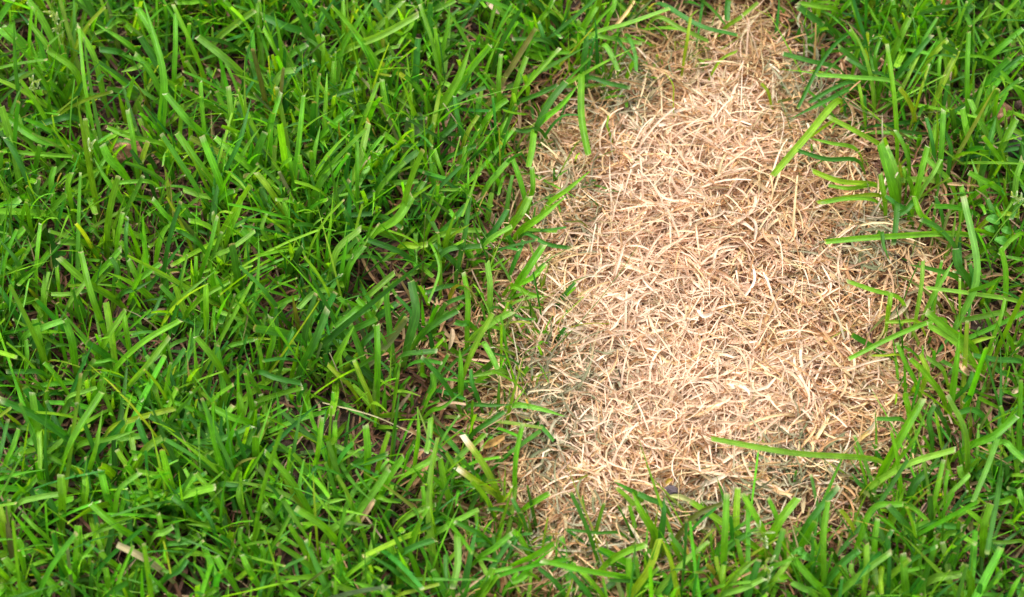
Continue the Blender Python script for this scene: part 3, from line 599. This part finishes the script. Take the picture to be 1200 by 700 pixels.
((900, 460), "tuft of curled blades in the lower right corner", """
732 452 690 410 655 385 22 g;735 512 740 450 762 380 24 g;840 365 810 372 770 380 20 g;875 402 865 370 855 330 26 p;875 345 810 345 750 360 16 d
872 510 820 512 760 512 16 p;540 450 600 455 667 460 20 d;585 522 630 480 712 520 18 g;510 562 520 520 537 490 20 g;696 662 680 620 660 590 30 g;722 692 770 650 800 610 20 g;830 690 850 650 870 620 18 g;800 560 770 530 750 500 18 d"""),
((900, 460), "upright tuft under the patch's lower right corner, yellow blade at its side", """
105 502 150 430 242 320 28 d;0 512 40 440 102 360 30 g;190 642 190 500 205 370 20 g;175 602 185 480 195 400 14 g;200 692 150 640 88 570 24 g
0 672 40 620 86 555 24 y;240 692 320 620 422 545 22 p;325 692 335 600 335 520 22 p;215 632 260 580 312 540 28 d;300 490 270 430 245 400 18 y;160 692 120 670 80 650 24 p;60 540 30 430 0 360 16 g"""),
((900, 460), "short broad tuft at the bottom edge with a blunt tan-edged blade", """
362 562 365 500 375 430 20 g;400 552 410 500 425 470 20 d;470 692 465 620 460 550 30 g;500 592 510 540 532 490 18 g;432 692 410 650 385 615 22 g;295 642 285 610 285 585 18 p;560 640 610 630 662 620 26 p;390 600 385 640 390 690 16 y;550 600 500 605 460 612 16 g"""),
]
def add_blade(parent, px, wpx, code, k=13, dry_tip=False, name="blade"):
    (u0, v0), (u1, v1), (u2, v2) = px
    L = (math.hypot(u1 - u0, v1 - v0) + math.hypot(u2 - u1, v2 - v1)) * PX
    upf = (v0 - v2) / max(1, math.hypot(u2 - u0, v2 - v0))             # +1 points away from the camera, -1 towards it
    bx, by, _ = ground(u0, v0); tx, ty, _ = ground(u2, v2)
    r = rng.random()
    zb = .015 + .008 * r + .010 * max(0, -upf)
    zt = zb + L * (.34 + .34 * upf) * (.8 + .4 * rng.random()) if upf > 0 else zb + L * .12 * (rng.random() - .2)
    zt = float(np.clip(zt, .021, .058)); zm = (zb + zt) / 2 + L * (.10 + .05 * rng.random())
    b, m, t = ground(u0, v0, zb), ground(u1, v1, zm), ground(u2, v2, zt)
    m = 2 * m - .5 * (b + t) if False else m
    d = m - b; d[2] = 0; d /= max(1e-6, np.linalg.norm(d))
    root = b - d * zb * .45; root[2] = soil_z(root[0], root[1]) - .001
    P = curve_pts([root, b, m, t], k + 4)
    q = np.linspace(0, 1, k + 4)
    keepers = np.concatenate([np.arange(k + 4)])
    P = P[keepers]
    P = np.concatenate([P[:-1], (P[-2] * .22 + P[-1] * .78)[None], P[-1:]]); n = len(P); q = np.append(q[:-1], [.98, 1.0]) if n == len(q) + 1 else np.linspace(0, 1, n)
    wm = wpx * PX * .5 * rng.uniform(.74, 1.0)
    pointed = rng.random() < .14 or wpx < 3.4
    prof = np.interp(q, [0, .2, .4, .85, 1], [.45, .7, 1, .95, .84]) if not pointed else np.interp(q, [0, .2, .4, .75, 1], [.45, .75, 1, .7, .1])
    face = np.array([rng.normal(0, .30), -.42 + rng.normal(0, .2), 1.0]); tw = rng.normal(0, .35)
    up = np.array([norm(face + np.array([tw * (x - .5), 0, 0])) for x in q])
    c = np.array(GREEN[code]) * rng.uniform(.82, 1.16) * np.array([rng.uniform(.85, 1.2), 1, rng.uniform(.7, 1.3)])
    C = np.tile(c, (n, 1)); wb = (np.clip(1 - q / .3, 0, 1) * .55)[:, None]; C = C * (1 - wb) + np.array([.24, .29, .06]) * wb
    if not pointed:
        C[-1] = [(.60, .60, .38), (.48, .40, .20), (.34, .42, .12)][rng.integers(0, 3)]; 
        if rng.random() < .4: C[-2] = C[-2] * .5 + np.array([.5, .5, .3]) * .5
    if dry_tip: C[-1] = C[-2] = C[-3] = (.78, .70, .52); C[-4] = (.5, .42, .14)
    a = ribbons(P[None], (wm * prof)[None], up[None], C[None], fold=rng.uniform(.12, .42), slant=np.array([rng.normal(0, .5)]), across=5)
    return link(name, mesh_from(name, a[0], a[1], M_GRASS if code != 't' else M_STRAW, a[2], a[3]), parent)
SC = 300 / 875
def parse(s):
    return [e.split() for e in s.replace("\n", ";").split(";") if e.strip()]
for (ox, oy), label, data in TUFTS:
    ents = parse(data)
    feet = [(ox + float(e[0]) * SC, oy + float(e[1]) * SC) for e in ents]
    mx, my = np.mean([f[0] for f in feet]), np.mean([f[1] for f in feet])
    loc = ground(mx, my)
    root = bpy.data.objects.new("grass_tuft", None); COL.objects.link(root)
    root["label"] = label; root["category"] = "grass tuft"; root["group"] = "tufts of green lawn grass"
    root.empty_display_size = .01
    for e in ents:
        f = [float(x) for x in e[:7]]
        px = [(ox + f[0] * SC, oy + f[1] * SC), (ox + f[2] * SC, oy + f[3] * SC), (ox + f[4] * SC, oy + f[5] * SC)]
        b = add_blade(root, px, f[6] * SC, e[7], dry_tip=label.startswith("two yellow"))
    root.location = Vector(loc)
    for ch in root.children: ch.matrix_parent_inverse = root.matrix_basis.inverted()

# ================================================================== single small things
def leaf_mesh(name, pts, wpx, col, tipw=.15, z=(.012, .016, .012), mat=None, fold=.3, shape=None, k=12, across=5, edge=None):
    q = [ground(u, v, zz) for (u, v), zz in zip(pts, z)]
    P = curve_pts(q, k); t = np.linspace(0, 1, k)
    prof = np.interp(t, *(shape or ([0, .15, .5, .85, 1], [.2, .7, 1, .7, tipw])))
    C = np.tile(np.array(col, float), (k, 1)) * (1 + rng.normal(0, .05, (k, 1)))
    if edge is not None: C[:2] = edge
    up = np.tile(norm(np.array([rng.normal(0, .15), -.4, 1])), (k, 1)) + np.linspace(0, 1, k)[:, None] * np.array([.25, 0, 0])
    a = ribbons(P[None], (wpx * PX * .5 * prof)[None], up[None], C[None], fold=fold, across=across)
    return mesh_from(name, a[0], a[1], mat or M_STRAW, a[2], a[3])
def single(name, label, cat, me, group=None):
    o = link(name, me, label=label, category=cat)
    if group: o["group"] = group
    return o
def stone(name, label, cat, u, v, r, seed, sq, mat, z=.004):
    vv, ff = blob(r, seed, 4, sq, .16); p = ground(u, v, z)
    q = np.random.default_rng(seed + 1); fine = 0
    for _ in range(9):
        ax = q.normal(size=3) * 9 / r; fine = fine + np.sin(vv @ ax + q.uniform(0, 6))
    vv = vv * (1 + .02 * fine[:, None])
    o = single(name, label, cat, mesh_from(name, vv, ff, mat)); o.location = p; return o
stone("soil_clod", "reddish brown crumbly clod of earth in the green grass, upper left", "clod", 150, 178, .0085, 3, (1.25, .9, .75), M_CLOD, .012)
stone("soil_clod", "reddish clod of earth near the right edge above the slate stone", "clod", 1172, 133, .0075, 5, (1.2, 1, .7), M_CLOD, .008)
stone("pebble", "dark slate grey stone at the right edge of the lawn", "stone", 1188, 170, .0085, 8, (1.1, 1, .75), M_STONE2, .009)
stone("pebble", "small dark purple stone lying on the straw near the patch's bottom", "stone", 786, 575, .0034, 12, (1.0, .85, .8), M_STONE, .016)
stone("pebble", "brownish stone half buried in soil on the right, beside the bowed blade", "stone", 1152, 388, .010, 21, (1.3, .9, .6), M_CRUMB, .001)
single("dry_leaf", "curled tan and yellow dry leaf on grey straw beside the two yellow-green blades", "dry leaf",
       leaf_mesh("dry_leaf", [(563, 525), (578, 519), (591, 511)], 9, (.52, .32, .11), z=(.014, .018, .016), fold=.6, edge=(.7, .55, .2)))
single("dry_leaf", "orange brown dry leaf fragment at the top edge, right lawn", "dry leaf",
       leaf_mesh("dry_leaf", [(1098, 0), (1106, 3), (1118, 6)], 10, (.50, .24, .10), z=(.02, .023, .02), fold=.5))
single("leaf_flake", "pinkish white flake of dead leaf near the top edge left of the patch", "dry leaf",
       leaf_mesh("leaf_flake", [(569, 1), (576, 8), (586, 17)], 8, (.66, .48, .36), z=(.016, .02, .016), fold=.3, tipw=.1))
single("leaf_flake", "cream torn sheath between dark blades left of the patch", "dry leaf",
       leaf_mesh("leaf_flake", [(530, 385), (530, 395), (526, 410)], 6, (.55, .40, .25), z=(.018, .018, .014), fold=.5))
single("leaf_flake", "tan flake on the grass below the fanning glossy blades, right lawn", "dry leaf",
       leaf_mesh("leaf_flake", [(1124, 426), (1129, 433), (1136, 440)], 7, (.55, .36, .20), z=(.018, .02, .016), fold=.5))
single("leaf_flake", "small cream round flake at the right edge halfway down", "dry leaf",
       leaf_mesh("leaf_flake", [(1186, 461), (1190, 458), (1194, 455)], 6, (.6, .46, .28), z=(.024, .026, .024), fold=.4, tipw=.6))
single("leaf_flake", "pale yellow cup-shaped flake in the upper left lawn by crossing blades", "dry leaf",
       leaf_mesh("leaf_flake", [(285, 208), (289, 207), (293, 206)], 7, (.5, .5, .2), z=(.024, .021, .024), fold=.8, tipw=.6))
single("leaf_flake", "tan bent blade end among the crowded upright tuft, right side", "dry leaf",
       leaf_mesh("leaf_flake", [(1110, 216), (1119, 216), (1130, 217)], 5, (.42, .28, .14), z=(.022, .024, .022), fold=.4))
single("weed_leaf", "broad dull translucent green leaf between the full tuft and the fan of blades", "leaf",
       leaf_mesh("weed_leaf", [(476, 162), (486, 150), (492, 132)], 26, (.11, .18, .06), z=(.015, .021, .025), mat=M_GRASS, fold=.25, tipw=.1))
single("dry_stalk", "thin pale straw stalk lying across green blades in the lower middle lawn", "stalk",
       leaf_mesh("dry_stalk", [(378, 472), (436, 487), (484, 508)], 1.6, (.44, .38, .21), z=(.022, .029, .024), shape=([0, .1, .9, 1], [.7, 1, .8, .4])))
single("dry_stalk", "tan dry stalk slanting at the bottom edge left of the patch", "stalk",
       leaf_mesh("dry_stalk", [(534, 699), (552, 686), (569, 673)], 3.0, (.50, .34, .2), z=(.020, .024, .024), shape=([0, .1, .9, 1], [.8, 1, .8, .4])))
single("dry_stalk", "orange dry stalk crossing blades left of the patch's top", "stalk",
       leaf_mesh("dry_stalk", [(722, 30), (735, 14), (744, 0)], 4.5, (.72, .50, .22), z=(.026, .03, .03), shape=([0, .1, .9, 1], [.8, 1, .8, .4])))
# withered yellow bit and shed green leaf tip next to the purple stone
single("leaf_flake", "tiny yellow leaf scrap touching the small purple stone", "dry leaf",
       leaf_mesh("leaf_flake", [(780, 567), (784, 563), (788, 562)], 4, (.52, .38, .06), z=(.018, .020, .018), fold=.4, tipw=.5))
single("leaf_flake", "pale olive leaf tip lying below the small purple stone", "dry leaf",
       leaf_mesh("leaf_flake", [(785, 581), (798, 583), (812, 588)], 6, (.40, .42, .16), z=(.019, .022, .018), fold=.4))
# the lone long blade over the straw
o = add_blade(None, [(1027, 539), (930, 531), (833, 514)], 7, 'p', k=16, name="creeping_grass")
o["label"] = "single long wavy blade lying across the straw in the patch's lower right"; o["category"] = "grass"
# round weed leaves on stalks
def weed(u, v, label, spots):
    root = bpy.data.objects.new("weed_seedling", None); COL.objects.link(root); root["label"] = label; root["category"] = "weed"
    p0 = ground(u, v, 0.002)
    for (lu, lv, s) in spots:
        me = leaf_mesh("leaf", [(lu - s, lv - s * .3), (lu, lv), (lu + s, lv + s * .5)], s * 1.5, (.09, .30, .035), z=(.026, .028, .025), mat=M_GRASS, fold=.2,
                       shape=([0, .2, .5, .8, 1], [.25, .85, 1, .8, .2]))
        link("leaf", me, root)
        q = ground(lu - s, lv - s * .3, .026); P = curve_pts([p0, (p0 + q) / 2 + np.array([0, 0, .004]), q], 7)
        a = ribbons(P[None], np.full((1, 7), .0004), np.tile(np.array([0, -.5, 1.0]), (1, 7, 1)), np.tile(np.array([.16, .28, .06]), (1, 7, 1)), fold=.9)
        link("stem", mesh_from("stem", a[0], a[1], M_GRASS, a[2], a[3]), root)
weed(1168, 278, "small weed with round green leaves near the right edge", [(1164, 257, 8), (1174, 282, 8), (1160, 268, 6), (1180, 270, 6)])
weed(938, 640, "little weed with bright rounded leaves in the bottom tuft below the patch", [(938, 646, 6), (944, 652, 6), (932, 650, 5)])
# flowering grass heads
def seed_head(label, u0, v0, u1, v1, nspk, seed):
    q = np.random.default_rng(seed)
    root = bpy.data.objects.new("grass_seed_head", None); COL.objects.link(root)
    root["label"] = label; root["category"] = "seed head"; root["group"] = "flowering grass heads"
    p0, p1 = ground(u0, v0, .002), ground(u1, v1, .050); P = curve_pts([p0, (p0 + p1) / 2 + np.array([0, 0, .006]), p1], 12)
    a = ribbons(P[None], np.linspace(.0007, .0003, 12)[None], np.tile(np.array([0, -.6, 1.0]), (1, 12, 1)), np.tile(np.array([.20, .34, .08]), (1, 12, 1)), fold=.9)
    link("stalk", mesh_from("stalk", a[0], a[1], M_GRASS, a[2], a[3]), root)
    for i in range(nspk):
        t = .42 + .58 * i / nspk; c = P[int(t * 11)] + q.normal(0, .0011, 3); d = norm(np.array([q.normal(0, 1), q.normal(0, 1), .6])); e = c + d * q.uniform(.003, .006)
        Q = curve_pts([c, (c + e) / 2 + np.array([0, 0, .0006]), e], 6)
        C = np.tile(np.array([.34, .46, .20]), (6, 1)); C[4:] = (.66, .68, .52)
        a = ribbons(Q[None], np.array([[.0002, .0005, .0007, .0006, .0004, .0001]]), np.tile(np.array([q.normal(0, .5), -.5, 1.0]), (1, 6, 1)), C[None], fold=.9)
        link("spikelet", mesh_from("spikelet", a[0], a[1], M_GRASS, a[2], a[3]), root)
seed_head("whitish seed head standing in the tuft in the top left corner", 82, 75, 60, 12, 20, 1)
seed_head("pale seed head at the left edge beside broad slanting blades", 50, 140, 38, 92, 14, 2)
seed_head("small pale seed head between the left edge and the reddish clod", 108, 205, 106, 165, 10, 3)
seed_head("whitish seed head right of the two tall stiff blades below the patch", 898, 660, 889, 618, 12, 4)
seed_head("whitish seed head at the bottom edge, lowest of all seed heads", 902, 699, 897, 660, 10, 5)
seed_head("pale seed head low on the right edge beside the weed with round leaves", 1192, 262, 1189, 232, 10, 6)
